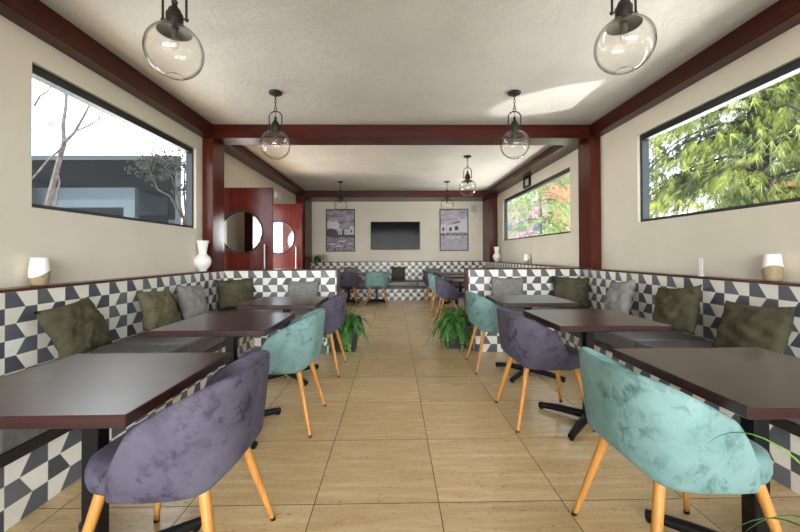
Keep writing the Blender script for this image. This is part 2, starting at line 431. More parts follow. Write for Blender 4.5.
# porthole doors, folded open into the rear room
def door(n, y, label):
    bm = BM(); x0, x1 = -2.77, -1.845; cx, cz, R = -2.315, 1.55, .318
    # leaf with a round opening: fan of quads between circle and rectangle
    N = 48; front = []; 
    def rect_pt(a):
        dx, dz = math.cos(a), math.sin(a)
        tx = ((x1-cx) if dx > 0 else (x0-cx))/dx if abs(dx) > 1e-6 else 1e9
        tz = ((2.226-cz) if dz > 0 else (.012-cz))/dz if abs(dz) > 1e-6 else 1e9
        t = min(tx, tz); return cx+dx*t, cz+dz*t
    angs = sorted([2*PI*k/N for k in range(N)] + [math.atan2(zc-cz, xc-cx) % (2*PI) for xc in (x0, x1) for zc in (.012, 2.226)])
    vs = []
    for a in angs:
        ox, oz = rect_pt(a); ix, iz = cx+R*math.cos(a), cz+R*math.sin(a)
        vs.append([bm.verts.new(p) for p in ((ox, y, oz), (ix, y, iz), (ix, y+.045, iz), (ox, y+.045, oz))])
    for a, b in zip(vs, vs[1:]+vs[:1]):
        for k in range(4): bm.faces.new((a[k], b[k], b[(k+1) % 4], a[(k+1) % 4]))
    o = struct('door_%d' % n, bm, MT['door'], label, 'door')
    bm = BM(); pts = [(cx+(R+.004)*math.cos(2*PI*k/N), y-.004, cz+(R+.004)*math.sin(2*PI*k/N)) for k in range(N+1)]
    tube(bm, pts, .013, 8); obj('porthole_ring', bm, MT['bronze'], o, True)
    bm = BM(); bmesh.ops.create_cone(bm, cap_ends=True, segments=48, radius1=R, radius2=R, depth=.012,
        matrix=Matrix.Translation((cx, y+.02, cz)) @ Matrix.Rotation(PI/2, 4, 'X'))
    obj('porthole_glass', bm, MT['mirror'], o, label='round silvery glass pane')
    bm = BM(); hx = -1.945
    tube(bm, [(hx, y-.055, .86), (hx, y-.055, 1.36)], .014, 12)
    for z in (.93, 1.29): tube(bm, [(hx, y-.055, z), (hx, y+.002, z)], .009, 8)
    obj('door_handle', bm, MT['chrome'], o, True, 'vertical chrome bar handle')
    return o
door(1, 5.54, 'nearer red mahogany door with round porthole'); door(2, 7.30, 'farther red mahogany door with round porthole')
# ------------------------------------------------------------------ banquettes
def tiles(name, parent, boxes):
    bm = BM()
    for b, uv in boxes: box(bm, *b, uv=uv)
    return obj(name, bm, MT['tile'], parent)
def bench(label, base, loc, tb, bk, boards, cush, ledges, ends, name='banquette_bench'):
    t = thing(name, label, 'bench', loc)
    tiles('tiled_base', t, tb); tiles('tiled_back', t, bk)
    bm = BM()
    for b in boards: box(bm, *b, .30, .356, bev=.004, seg=1)
    obj('seat_board', bm, MT['board'], t)
    for b in cush:
        bm = BM(); box(bm, *b, .357, .488, bev=.022, seg=3); obj('seat_cushion', bm, MT['leather'], t, True)
    for b, m in ledges:
        bm = BM(); box(bm, *b, .981, 1.0, bev=.004, seg=1); obj('ledge', bm, MT[m], t)
    for b in ends:
        bm = BM(); box(bm, *b); obj('end_panel', bm, MT['ledge'], t)
    return t
y0 = YF+.02
bench('left black-and-white tiled banquette with dark leather seat under the left window', 0, (-2.0, 2.0, 0),
    [((-2.339, -1.70, y0, 4.43, 0, .30), (0, 1.814)), ((-2.339, -.80, 4.431, 5.049, 0, .30), (-1.216, 1.814))],
    [((XL+.002, -2.341, y0, 5.30, 0, .98), (0, 2.222)), ((-2.340, -.80, 5.05, 5.30, 0, .98), (-1.216, 5.05))],
    [(-2.339, -1.665, y0, 4.39), (-2.339, -.79, 4.391, 5.049)],
    [(-2.339, -1.66, y0, .2), (-2.339, -1.66, .203, 1.55), (-2.339, -1.66, 1.553, 2.95), (-2.339, -1.66, 2.953, 4.385), (-2.339, -1.56, 4.39, 5.049), (-1.557, -.785, 4.39, 5.049)],
    [((XL+.002, -2.333, y0, 5.038), 'ledge'), ((XL+.002, -.775, 5.04, 5.31), 'ledge_x')],
    [(-.799, -.783, 5.05, 5.30, 0, .98)])
bench('right black-and-white tiled banquette with dark leather seat under the pine window', 0, (2.3, 2.0, 0),
    [((2.0, 2.593, y0, 4.43, 0, .30), (0, 2.611)), ((1.0, 2.593, 4.431, 5.049, 0, .30), (1.858, 2.611))],
    [((2.594, XR-.002, y0, 5.30, 0, .98), (0, 2.611)), ((1.042, 2.593, 5.05, 5.30, 0, .98), (1.858, 5.05))],
    [(1.965, 2.593, y0, 4.39), (1.0, 2.593, 4.391, 5.049)],
    [(1.96, 2.593, y0, .2), (1.96, 2.593, .203, 1.55), (1.96, 2.593, 1.553, 2.95), (1.96, 2.593, 2.953, 4.385), (1.80, 2.593, 4.39, 5.049), (.995, 1.797, 4.39, 5.049)],
    [((2.586, XR-.002, y0, 5.038), 'ledge'), ((1.018, XR-.002, 5.04, 5.31), 'ledge_x')],
    [(1.025, 1.041, 5.05, 5.30, 0, .98)])
cu = []
for i in range(5):
    a = -2.338+i*.985; cu.append((a, min(a+.982, 2.593), 9.42, 10.199))
bench('long tiled banquette below the television with dark cushions', 0, (0.1, 9.8, 0),
    [((-2.338, 2.593, 9.46, 10.199, 0, .30), (1.59, 0))],
    [((-2.338, 2.593, 10.20, YB-.002, 0, .98), (1.59, 0))],
    [(-2.338, 2.593, 9.425, 10.199)], cu,
    [((-2.345, 2.60, 10.19, YB-.002), 'ledge_x')], [])
bench('rear right tiled banquette along the wall under the rear window', 0, (2.3, 7.2, 0),
    [((2.0, 2.593, 5.301, 9.41, 0, .30), (0, 2.611)), ((1.05, 1.999, 5.301, 5.86, 0, .30), (1.858, 2.611))],
    [((2.594, XR2-.002, 5.301, YB-.002, 0, .98), (0, 2.611))],
    [(1.965, 2.593, 5.302, 9.41), (1.05, 1.964, 5.302, 5.89)],
    [(1.96, 2.593, 5.302, 6.6), (1.96, 2.593, 6.603, 8.0), (1.96, 2.593, 8.003, 9.405), (1.045, 1.957, 5.302, 5.9)],
    [((2.586, XR2-.002, 5.312, 10.188), 'ledge')], [])

# ------------------------------------------------------------------ tables
def make_table(w=.70, d=.66):
    t = thing('dining_table', '', 'table')
    bm = BM(); box(bm, -w/2, w/2, -d/2, d/2, .712, .75, bev=.003, seg=1); obj('tabletop', bm, MT['table'], t)
    bm = BM(); box(bm, -.03, .03, -.03, .03, .055, .70, bev=.004, seg=1); box(bm, -.16, .16, -.16, .16, .700, .711); obj('column', bm, MT['black'], t)
    for k in range(4):
        a = PI/4+k*PI/2; c, s = math.cos(a), math.sin(a); bm = BM()
        tube(bm, [(c*.02, s*.02, .05), (c*.20, s*.20, .042), (c*.355, s*.355, .026)], [.030, .026, .021], 10)
        lathe(bm, [(.016, 0), (.018, .012)], (c*.34, s*.34, 0), 10)
        obj('base_arm', bm, MT['black'], t, True)
    return t
T0 = make_table()
tabs = [((-1.11, 1.37), 'nearest dark walnut table on the left beside the large purple chair'),
        ((-1.12, 2.52), 'dark walnut table on the left with the teal chair at it'),
        ((-1.06, 3.60), 'dark walnut table on the left nearest the tiled partition'),
        ((1.38, 1.375), 'nearest dark walnut square table on the right, beside the near teal chair'),
        ((1.38, 2.57), 'dark walnut table on the right with the purple chair at it'),
        ((1.34, 3.62), 'dark walnut table on the right nearest the tiled partition')]
for i, ((x, y), lb) in enumerate(tabs):
    o = T0 if i == 0 else dup(T0, (x, y, 0)); o.location = (x, y, 0); tag(o, lb, 'table', 'front room tables')
rear = [((1.36, 6.30), 'first dark table behind the right partition, seen past the purple chair'), ((1.36, 7.52), 'middle dark table of the rear right row, by the small teal chair'),
        ((1.36, 8.74), 'last dark table of the rear right row, near the back banquette')]
for (x, y), lb in rear: dup(T0, (x, y, 0), None, lb, 'rear room tables')
for x, lb in ((-1.13, 'dark table below the left print behind the small purple chair'), (-.43, 'dark table behind the small teal chair at the back banquette')):
    dup(T0, (x, 9.10, 0), PI/2, lb, 'rear room tables')

# ------------------------------------------------------------------ tub chairs
RIM = [(0, .79), (.15, .789), (.3, .783), (.42, .765), (.52, .735), (.58, .707), (.63, .675), (.70, .642), (.77, .610), (.85, .565), (.93, .512), (1, .45)]
def rim(a):
    for (a0, z0), (a1, z1) in zip(RIM, RIM[1:]):
        if a <= a1: return z0+(z1-z0)*(a-a0)/(a1-a0)
    return RIM[-1][1]
def shell_mesh():
    bm = BM(); NU, NV = 44, 12; grid = []
    for i in range(NU+1):
        th = -1+2*i/NU; s = math.sin(th*PI/2); a = abs(s); sg = 1 if s >= 0 else -1
        top = rim(a)
        zb = .408+.060*max(0, 1-(a/.36)**2)
        col = []
        for j in range(NV+1):
            z = zb+(top-zb)*j/NV; k = max(0, (z-.405)/.385)
            B = .258+.046*k**.7; W = .246+.040*k**.5; Fr = .105+.015*k**.6
            if a < .62:
                q = a/.62*PI/2; x = -B*max(0, math.cos(q))**.64; y = W*math.sin(q)**.72
            else: x = (a-.62)/.38*Fr; y = W*(1-.06*((a-.62)/.38)**2)
            col.append(bm.verts.new((x, sg*y, z)))
        grid.append(col)
    for a, b in zip(grid, grid[1:]):
        for j in range(NV): bm.faces.new((a[j], b[j], b[j+1], a[j+1]))
    bm.normal_update()
    f = max(bm.faces, key=lambda f: -f.calc_center_median().x)
    if f.normal.x > 0: bmesh.ops.reverse_faces(bm, faces=bm.faces)
    return bm
def make_chair(mat):
    t = thing('tub_chair', '', 'chair')
    sh = obj('shell_back', shell_mesh(), mat, t, 'all', recalc=False)
    md = sh.modifiers.new('padding', 'SOLIDIFY'); md.thickness = .034; md.offset = -1
    md = sh.modifiers.new('round', 'SUBSURF'); md.levels = 1; md.render_levels = 1
    bm = BM(); n = 40; prof = [(.86, .392), (.97, .405), (1.0, .43), (1.0, .462), (.965, .488), (.85, .503), (.5, .508), (.0, .508)]
    rs = []
    for r, z in prof[:-1]:
        row = []
        for k in range(n):
            a = 2*PI*k/n; c, s = math.cos(a), math.sin(a)
            e = .62
            x = .035+.245*r*math.copysign(abs(c)**e, c); y = .205*r*math.copysign(abs(s)**e, s)
            if x < 0: y *= 1-.35*(x/.21)**2*.6
            lift = .050*min(1, max(0, -x-.10)/.09)*max(0, (.47-z)/.078)
            row.append(bm.verts.new((x, y, z+lift)))
        rs.append(row)
    for a, b in zip(rs, rs[1:]):
        for k in range(n): bm.faces.new((a[k], a[(k+1) % n], b[(k+1) % n], b[k]))
    bm.faces.new(rs[0][::-1]); bm.faces.new(rs[-1])
    obj('seat', bm, mat, t, 'all')
    for sx in (-1, 1):
        for sy in (-1, 1):
            p = Vector((.01+sx*.165, sy*.152, .435)); q = Vector((sx*.262, sy*.250, .0))
            m = q+(p-q)*.035
            bm = BM(); tube(bm, [p, p+(q-p)*.5, m], [.0195, .0165, .0115], 12); l = obj('leg', bm, MT['oak'], t, True)
            bm = BM(); tube(bm, [m, q], [.0125, .012], 12); obj('foot_cap', bm, MT['black'], l, True)
    return t
CT, CP = make_chair(MT['teal']), make_chair(MT['purple'])
chairs = [(CP, -.815, 1.415, PI, 'large purple-grey velvet tub chair at the nearest left table', 'front room chairs'),
          (CT, -.815, 2.650, PI, 'teal velvet tub chair on the left between two purple chairs', 'front room chairs'),
          (CP, -.805, 3.825, PI, 'purple velvet tub chair on the left, its back close to the bushy fern', 'front room chairs'),
          (CT, 1.085, 1.415, 0, 'large teal velvet tub chair at the nearest right table', 'front room chairs'),
          (CP, 1.085, 2.680, 0, 'purple velvet tub chair on the right between two teal chairs', 'front room chairs'),
          (CT, 1.080, 3.870, 0, 'teal velvet tub chair on the right in front of the fern and partition', 'front room chairs'),
          (CP, -1.115, 8.74, PI/2, 'small dark purple tub chair seen from behind below the left print', 'rear room chairs'),
          (CT, -.415, 8.72, PI/2, 'small teal tub chair seen from behind near the television', 'rear room chairs'),
          (CP, 1.03, 6.50, 0, 'purple tub chair just beyond the right partition and fern', 'rear room chairs'),
          (CT, 1.03, 7.74, 0, 'small teal tub chair in the rear right row', 'rear room chairs'),
          (CP, 1.02, 8.95, 0, 'farthest purple tub chair of the rear right row, mostly behind the teal one', 'rear room chairs')]
used = set()
for c, x, y, rz, lb, g in chairs:
    if id(c) in used: o = dup(c, (x, y, 0), rz)
    else: o = c; used.add(id(c)); o.location = (x, y, 0); o.rotation_euler = (0, 0, rz)
    tag(o, lb, 'chair', g)

# ------------------------------------------------------------------ cushions on the benches
def pillow(x, y, face, w, h, tilt, roll, mat, label, z=.489, seed=0, th=.075):
    """face: direction (degrees) the front looks at"""
    rnd = random.Random(seed+11); bm = BM(); N = 18
    ph = [rnd.uniform(0, 6.28) for _ in range(8)]
    def shape(u, v, sgn):
        e = (1-abs(u)**2.4)*(1-abs(v)**2.4); e = max(e, 0)**.5
        px = u*w/2*(1-.07*(1-abs(v)**2)*abs(u)**3); pz = v*h/2*(1-.09*(1-abs(u)**2)*abs(v)**3)
        wr = .010*math.sin(7*u+3*v*math.sin(ph[0])+ph[1])*math.cos(5*v+ph[2])+.007*math.sin(13*v+6*u+ph[3])+.005*math.sin(17*u-9*v+ph[4])
        d = sgn*(th*e)+wr*e*1.2+.012*math.sin(3*u+ph[5])*(1-e)+.01*math.sin(4*v+ph[6])*(1-e)
        return Vector((px, -d, pz))
    V = {}
    for sgn in (1, -1):
        for i in range(N+1):
            for j in range(N+1):
                edge = i in (0, N) or j in (0, N)
                key = (0 if edge else sgn, i, j)
                if key not in V:
                    V[key] = bm.verts.new(shape(-1+2*i/N, -1+2*j/N, 0 if edge else sgn))
    g = lambda s, i, j: V.get((s, i, j)) or V[(0, i, j)]
    for s in (1, -1):
        for i in range(N):
            for j in range(N): bm.faces.new((g(s, i, j), g(s, i+1, j), g(s, i+1, j+1), g(s, i, j+1)))
    # front (-y) turned to the wanted direction, leaning back
    R = Matrix.Rotation(math.radians(face+90), 4, 'Z') @ Matrix.Rotation(math.radians(-tilt), 4, 'X') @ Matrix.Rotation(math.radians(roll), 4, 'Y')
    for v in bm.verts: v.co = R @ v.co
    zm = min(v.co.z for v in bm.verts)
    for v in bm.verts: v.co.z -= zm
    o = obj('cushion', bm, mat, None, 'all'); o.location = (x, y, z)
    return tag(o, label, 'cushion', 'loose cushions')
pillow(-2.19, 2.56, 0, .44, .39, 22, -7, MT['olive'], 'olive velvet cushion, nearest one on the left bench', seed=1)
pillow(-2.20, 3.45, -6, .40, .39, 18, 4, MT['olivel'], 'pale olive cushion on the left bench beside the light grey cushion', seed=2)
pillow(-2.20, 4.02, -4, .42, .39, 16, 3, MT['greyv'], 'light grey velvet cushion on the left bench below the white vase', seed=3)
pillow(-2.10, 4.86, -60, .46, .40, 14, -2, MT['olive'], 'dark olive cushion in the left bench corner below the post', seed=4)
pillow(-1.23, 4.93, -90, .44, .37, 12, 0, MT['greyw'], 'grey woven cushion against the left partition', seed=5)
pillow(1.55, 4.93, -90, .45, .40, 12, 1, MT['greyw'], 'grey woven cushion against the right partition', seed=6)
pillow(2.365, 4.83, -112, .46, .40, 14, 2, MT['olive'], 'olive cushion in the right bench corner below the post', seed=7)
pillow(2.44, 3.91, 176, .44, .41, 17, -7, MT['greyv'], 'light grey velvet cushion on the right bench', seed=8)
pillow(2.44, 3.11, 182, .45, .42, 18, -9, MT['olive'], 'olive velvet cushion on the right bench behind the small white ledge card', seed=9)
pillow(2.43, 2.43, 178, .49, .38, 20, -3, MT['olive'], 'largest olive velvet cushion, nearest one on the right bench', seed=10)
pillow(-1.19, 10.08, -90, .40, .38, 12, 0, MT['greyw'], 'grey-brown cushion on the back bench below the left print', seed=11)
pillow(.12, 10.08, -90, .40, .38, 12, 0, MT['olive'], 'dark olive cushion on the back bench below the television', seed=12)
pillow(1.10, 10.08, -90, .44, .34, 12, 0, MT['greyw'], 'grey-olive cushion on the back bench behind the rear tables', seed=13)

# ------------------------------------------------------------------ pendants
def make_pendant():
    t = thing('pendant_lamp', '', 'lamp')
    bm = BM(); lathe(bm, [(.062, -.022), (.068, -.016), (.068, -.006), (.06, 0)], (0, 0, 0), 28); lathe(bm, [(.012, -.05), (.016, -.022)], (0, 0, 0), 12)
    obj('canopy', bm, MT['bronze'], t, True)
    bm = BM(); z = -.045
    for k in range(4):
        pts = [(.011*math.cos(a)*(k % 2), .011*math.cos(a)*((k+1) % 2), z-.018+.022*math.sin(a)) for a in [2*PI*i/10 for i in range(11)]]
        tube(bm, pts, .003, 6); z -= .034
    obj('chain', bm, MT['bronze'], t, True)
    bm = BM(); pts = [(.016*math.cos(2*PI*i/12), 0, -.187+.016*math.sin(2*PI*i/12)) for i in range(13)]; tube(bm, pts, .004, 6)
    pts = [(-.066, 0, -.385), (-.066, 0, -.26)] + [(-.066*math.cos(a), 0, -.26+.056*math.sin(a)) for a in [PI*i/10 for i in range(1, 10)]] + [(.066, 0, -.26), (.066, 0, -.385)]
    tube(bm, pts, .0065, 8)
    tube(bm, [(-.07, 0, -.372), (.07, 0, -.372)], .005, 8)
    for s in (-1, 1): sphere(bm, (s*.068, 0, -.376), .011, 10)
    obj('yoke', bm, MT['bronze'], t, True)
    bm = BM(); lathe(bm, [(.040, -.412), (.044, -.40), (.044, -.345), (.036, -.335), (.030, -.315), (.017, -.303), (.013, -.288)], (0, 0, 0), 20)
    sphere(bm, (0, 0, -.276), .017, 12); tube(bm, [(0, 0, -.27), (0, 0, -.204)], .003, 6)
    obj('socket_cap', bm, MT['bronze'], t, True)
    bm = BM(); lathe(bm, [(.072, -.432), (.085, -.442), (.088, -.446), (.03, -.428)][::-1], (0, 0, 0), 28); lathe(bm, [(.016, -.485), (.018, -.43)], (0, 0, 0), 14)
    obj('reflector_plate', bm, MT['shade'], t, True)
    bm = BM(); lathe(bm, [(.004, -.545), (.016, -.532), (.021, -.515), (.016, -.492), (.011, -.485)], (0, 0, 0), 14); obj('bulb', bm, MT['globe'], t, True, 'small clear unlit bulb')
    bm = BM(); R = .150; c = -.412-.140
    prof = [(R*math.sin(a), c-R*math.cos(a)) for a in [PI*(.10+.805*i/22) for i in range(23)]]
    lathe(bm, [(.040, c-R*.90), (.044, c-R*.965)]+prof[0:0]+prof, (0, 0, 0), 40, 0, False, False)
    g = obj('glass_globe', bm, MT['globe'], t, 'all')
    return t
P0 = make_pendant()
pend = [(-1.228, 2.05, 'clear glass globe pendant at the top left, largest on that side'), (1.274, 1.97, 'clear glass globe pendant at the top right, largest on that side'),
        (-1.228, 3.79, 'clear globe pendant on the left just in front of the cross beam'), (1.274, 3.78, 'clear globe pendant on the right just in front of the cross beam'),
        (1.283, 6.257, 'clear globe pendant in the rear room near the right window'), (-1.234, 8.44, 'small far globe pendant in front of the left print'), (1.249, 8.45, 'small far globe pendant in front of the right print')]
for i, (x, y, lb) in enumerate(pend):
    o = P0 if i == 0 else dup(P0, (x, y, H)); o.location = (x, y, H); tag(o, lb, 'lamp', 'globe pendants')

# ------------------------------------------------------------------ things on the ledges
def vase(name, x, y, h, label, n=36):
    s = h/.385; bm = BM()
    prof = [(.045, 0), (.050, .006), (.048, .016), (.060, .03), (.092, .07), (.104, .115), (.098, .155), (.075, .19), (.05, .212), (.047, .225), (.054, .28), (.066, .345), (.074, .382), (.068, .383), (.050, .30), (.042, .23)]
    lathe(bm, [(r*s*.98, z*s) for r, z in prof], (x, y, 1.001), n); o = obj(name, bm, MT['white'], None, True)
    return tag(o, label, 'vase', 'white vases')
vase('vase', -2.405, 4.60, .385, 'white gourd-shaped vase on the left ledge by the post')
vase('vase', 2.665, 9.37, .385, 'small white gourd-shaped vase on the far right ledge')
def cup(x, y, sgn, label):
    t = thing('two_tone_pot', label, 'pot', (x, y, 1.001), 'two tone pots'); n = 32
    prof = [(.040, 0), (.046, .004), (.053, .045), (.0555, .07), (.055, .10), (.050, .15), (.0445, .188)]
    def rz(z):
        for (r0, z0), (r1, z1) in zip(prof, prof[1:]):
            if z <= z1: return r0+(r1-r0)*(z-z0)/(z1-z0)
        return prof[-1][0]
    split = lambda a: .082+.030*math.sin(a*1+sgn)
    for nm, lo, hi, m in (('clay_base', lambda a: 0, split, 'tan'), ('glazed_top', split, lambda a: .188, 'white')):
        bm = BM(); rows = []
        for j in range(13):
            row = []
            for k in range(n):
                a = 2*PI*k/n; z = lo(a)+(hi(a)-lo(a))*j/12; r = rz(z); row.append(bm.verts.new((x+r*math.cos(a), y+r*math.sin(a), 1.001+z)))
            rows.append(row)
        for a, b in zip(rows, rows[1:]):
            for k in range(n): bm.faces.new((a[k], a[(k+1) % n], b[(k+1) % n], b[k]))
        if nm == 'clay_base': bm.faces.new(rows[0][::-1])
        else:
            inn = [bm.verts.new((x+.040*math.cos(2*PI*k/n), y+.040*math.sin(2*PI*k/n), 1.001+.186)) for k in range(n)]
            low = [bm.verts.new((x+.042*math.cos(2*PI*k/n), y+.042*math.sin(2*PI*k/n), 1.001+.12)) for k in range(n)]
            for A, B in ((rows[-1], inn), (inn, low)):
                for k in range(n): bm.faces.new((A[k], A[(k+1) % n], B[(k+1) % n], B[k]))
            bm.faces.new(low)
        obj(nm, bm, MT[m], t, True, 'tan clay base' if nm == 'clay_base' else 'white glazed upper half')
cup(-2.415, 2.51, .2, 'white and tan tapered pot on the left ledge'); cup(2.665, 2.515, PI+.5, 'white and tan tapered pot on the near right ledge')
cup(2.69, 7.32, 1.2, 'tiny white and tan pot on the far right ledge below the rear window')
t = thing('ledge_card', 'slim white upright card standing on the right ledge', 'card', (2.64, 3.08, 1.001))
bm = BM(); box(bm, 2.625, 2.655, 3.062, 3.098, 1.001, 1.007); obj('card_foot', bm, MT['whitep'], t)
bm = BM(); box(bm, 2.637, 2.643, 3.062, 3.098, 1.0071, 1.155); obj('card_sheet', bm, MT['whitep'], t)

# ------------------------------------------------------------------ back wall
YW = YB
t = thing('television', 'black flat television on the back wall between two prints', 'television', (.045, YW, 1.74))
bm = BM(); box(bm, -.656, .746, YW-.075, YW-.03, 1.337, 2.136, bev=.006, seg=1); obj('casing', bm, MT['tvb'], t)
bm = BM(); box(bm, -.642, .732, YW-.079, YW-.0751, 1.352, 2.122); obj('screen', bm, MT['tvs'], t)
bm = BM(); box(bm, -.2, .3, YW-.0299, YW-.001, 1.5, 2.0); obj('wall_bracket', bm, MT['black'], t)
pr_m = [mottled('print_sky', (.10, .08, .11), (.42, .37, .43), 3, .5, 0, 0, (1, 1, 2.2), .35, .66), plain('print_pale', (.56, .52, .57), .5),
        plain('print_dark', (.035, .028, .04), .5), mottled('print_ground', (.05, .04, .06), (.36, .31, .37), 14, .5, 0, 0, (1, 1, 2)),
        mottled('print_pale_sky', (.26, .23, .28), (.50, .46, .52), 3, .5, 0, 0, (1, 1, 3), .35, .66), mottled('print_square', (.28, .25, .29), (.44, .40, .45), 8, .5, 0, 0, (1, 1, 5))]
def framed(x0, x1, z0, z1, label, shapes, sky, group):
    t = thing('framed_print', label, 'picture', ((x0+x1)/2, YW, (z0+z1)/2), group)
    f = .022; bm = BM()
    for b in ((x0, x0+f, z0, z1), (x1-f, x1, z0, z1), (x0+f, x1-f, z0, z0+f), (x0+f, x1-f, z1-f, z1)): box(bm, b[0], b[1], YW-.035, YW-.001, b[2], b[3])
    obj('picture_frame', bm, MT['tvb'], t)
    bm = BM(); X0, X1, Z0, Z1 = x0+f, x1-f, z0+f, z1-f
    box(bm, X0, X1, YW-.012, YW-.002, Z0, Z1, mi=sky)
    for k, (m, poly) in enumerate(shapes):
        y = YW-.0124-k*.0003
        vs = [bm.verts.new((X0+u*(X1-X0), y, Z0+v*(Z1-Z0))) for u, v in poly]; f_ = bm.faces.new(vs); f_.material_index = m
    obj('print', bm, pr_m, t, recalc=False)
R_ = lambda m, a, b, c, d: (m, [(a, c), (b, c), (b, d), (a, d)])
sh1 = [R_(3, 0, 1, 0, .40), (1, [(.02, .55), (.45, .52), (.47, .66), (.36, .75), (.22, .70), (.08, .74), (.02, .68)]), (2, [(0, .36), (.42, .30), (.42, .44), (.30, .53), (.12, .55), (0, .50)]),
       R_(1, .42, .55, .40, .54), R_(2, .56, .64, .38, .50), R_(1, .65, .80, .40, .52), R_(2, .69, .73, .42, .48), R_(1, .84, 1, .40, .60), R_(2, .88, .93, .44, .52), R_(2, .46, .50, .42, .49), (2, [(.4, .34), (1, .32), (1, .38), (.4, .40)]),
       R_(1, .1, .3, .15, .18), R_(1, .5, .7, .22, .25), R_(1, .35, .55, .10, .13), R_(1, .75, .95, .16, .18)]
sh2 = [R_(5, 0, 1, 0, .38), R_(3, 0, 1, .36, .43), (1, [(0, .42), (.22, .42), (.22, .66), (0, .62)]), (1, [(.24, .43), (.70, .43), (.70, .66), (.24, .62)]), (1, [(.68, .45), (1, .42), (1, .82), (.80, .74), (.68, .76)]),
       R_(2, .07, .14, .47, .56), R_(2, .32, .42, .47, .56), R_(2, .53, .66, .49, .59), (2, [(.45, .66), (.74, .69), (.74, .72), (.45, .68)]), R_(1, .25, .33, .30, .34), R_(1, .42, .52, .29, .33), R_(1, .60, .72, .30, .34), R_(2, .1, .13, .33, .42), R_(2, .8, .82, .3, .42)]
framed(-1.947, -1.119, 1.288, 2.505, 'black framed monochrome print of cloudy hillside houses left of the television', sh1, 0, 'back wall prints')
framed(1.322, 2.149, 1.296, 2.505, 'black framed paler monochrome print of white houses right of the television', sh2, 4, 'back wall prints')
t = thing('wall_speaker', 'small grey speaker with dangling cable on the back wall by the right post', 'speaker', (2.30, YW, 2.5))
bm = BM(); box(bm, 2.24, 2.39, YW-.13, YW-.03, 2.41, 2.60, bev=.012); obj('speaker_box', bm, MT['greyp'], t)
bm = BM(); tube(bm, [(2.36, YW-.08, 2.52), (2.46, YW-.08, 2.50), (2.50, YW-.02, 2.50), (2.50, YW-.001, 2.50)], .018, 8); obj('bracket_arm', bm, MT['whitep'], t, True)
bm = BM(); tube(bm, [(2.34, YW-.03, 2.42), (2.36, YW-.02, 2.33), (2.33, YW-.015, 2.24), (2.31, YW-.015, 2.20)], .008, 6); obj('cable', bm, MT['greyp'], t, True)
t = thing('wall_sign', 'small dark sign box under the beam above the rear right window', 'sign', (XR2, 7.47, 2.65))
bm = BM(); box(bm, XR2-.04, XR2-.001, 7.30, 7.66, 2.58, 2.775, bev=.004, seg=1); obj('sign_box', bm, MT['tvb'], t)
bm = BM(); box(bm, XR2-.043, XR2-.0401, 7.35, 7.52, 2.61, 2.74); obj('sign_symbol', bm, plain('pale_green_symbol', (.35, .45, .36), .5), t)
o_bm = BM(); box(o_bm, XL2+.001, XL2+.045, 7.97, 8.30, 2.45, 2.58, bev=.006, seg=1)
tag(obj('wall_box', o_bm, MT['whitep']), 'small white box on the cream wall above the farther porthole door', 'box')

# ------------------------------------------------------------------ plants
def frond(bm, p0, az, L, rise, droop, n, lw, mi=0):
    d = Vector((math.cos(az), math.sin(az), 0)); sd = Vector((-math.sin(az), math.cos(az), 0)); pts = []
    for i in range(n+1):
        s = i/n; pts.append(Vector(p0)+d*(L*s*(1-.15*s))+Vector((0, 0, rise*L*s-droop*L*s*s*1.0)))
    for i in range(1, n+1):
        a, b = pts[i-1], pts[i]; tdir = (b-a).normalized(); ww = lw*math.sin(PI*min(1, .12+i/n*.86))+.006
        r = .0022
        v = [bm.verts.new(a-sd*r), bm.verts.new(b-sd*r), bm.verts.new(b+sd*r), bm.verts.new(a+sd*r)]; bm.faces.new(v)
        for s in (-1, 1):
            q = a*.5+b*.5; tip = q+sd*s*ww+tdir*ww*.45+Vector((0, 0, -ww*.25)); e = (b-a)*.46
            bm.faces.new([bm.verts.new(p) for p in (q-e, q*.45+tip*.55-e*.9+Vector((0, 0, .004)), tip, q*.45+tip*.55+e*.7, q+e)])
def fern(x, y, label, seed, h, k_=1.08):
    rnd = random.Random(seed); t = thing('potted_fern', label, 'plant', (x, y, 0), 'ferns by the partitions')
    bm = BM(); a, b = .125, .16
    vs = [[bm.verts.new((x+sx*r, y+sy*r, z)) for sx, sy in ((-1, -1), (1, -1), (1, 1), (-1, 1))] for r, z in ((a, 0), (b, .29), (b-.014, .29), (b-.02, .25))]
    for p, q in zip(vs, vs[1:]):
        for k in range(4): bm.faces.new((p[k], p[(k+1) % 4], q[(k+1) % 4], q[k]))
    bm.faces.new(vs[0][::-1]); pl = obj('planter', bm, MT['planter'], t)
    bm = BM(); box(bm, x-b+.021, x+b-.021, y-b+.021, y+b-.021, .2, .262); obj('soil', bm, MT['soil'], t)
    bm = BM()
    for k in range(120):
        az = rnd.uniform(0, 2*PI); up = rnd.random(); L = k_*rnd.uniform(.17, .37)*(1-.2*up)
        frond(bm, (x+rnd.uniform(-.11, .11), y+rnd.uniform(-.11, .11), .26+rnd.uniform(0, .10)), az, L, .25+1.1*up*h, .7+rnd.random()*.7+.5*up, 11, .034)
    for k in range(26):
        az = rnd.uniform(0, 2*PI)
        frond(bm, (x+rnd.uniform(-.06, .06), y+rnd.uniform(-.06, .06), .3), az, k_*rnd.uniform(.16, .25), 1.1+rnd.random()*.7*h, .7, 11, .030)
    obj('foliage', bm, MT['fern'], t, recalc=False)
fern(-.615, 4.62, 'bushy green fern in a black planter at the left partition end', 3, 1.0)
fern(.80, 4.74, 'spreading green fern in a black planter at the right partition end', 8, .85, 1.25)
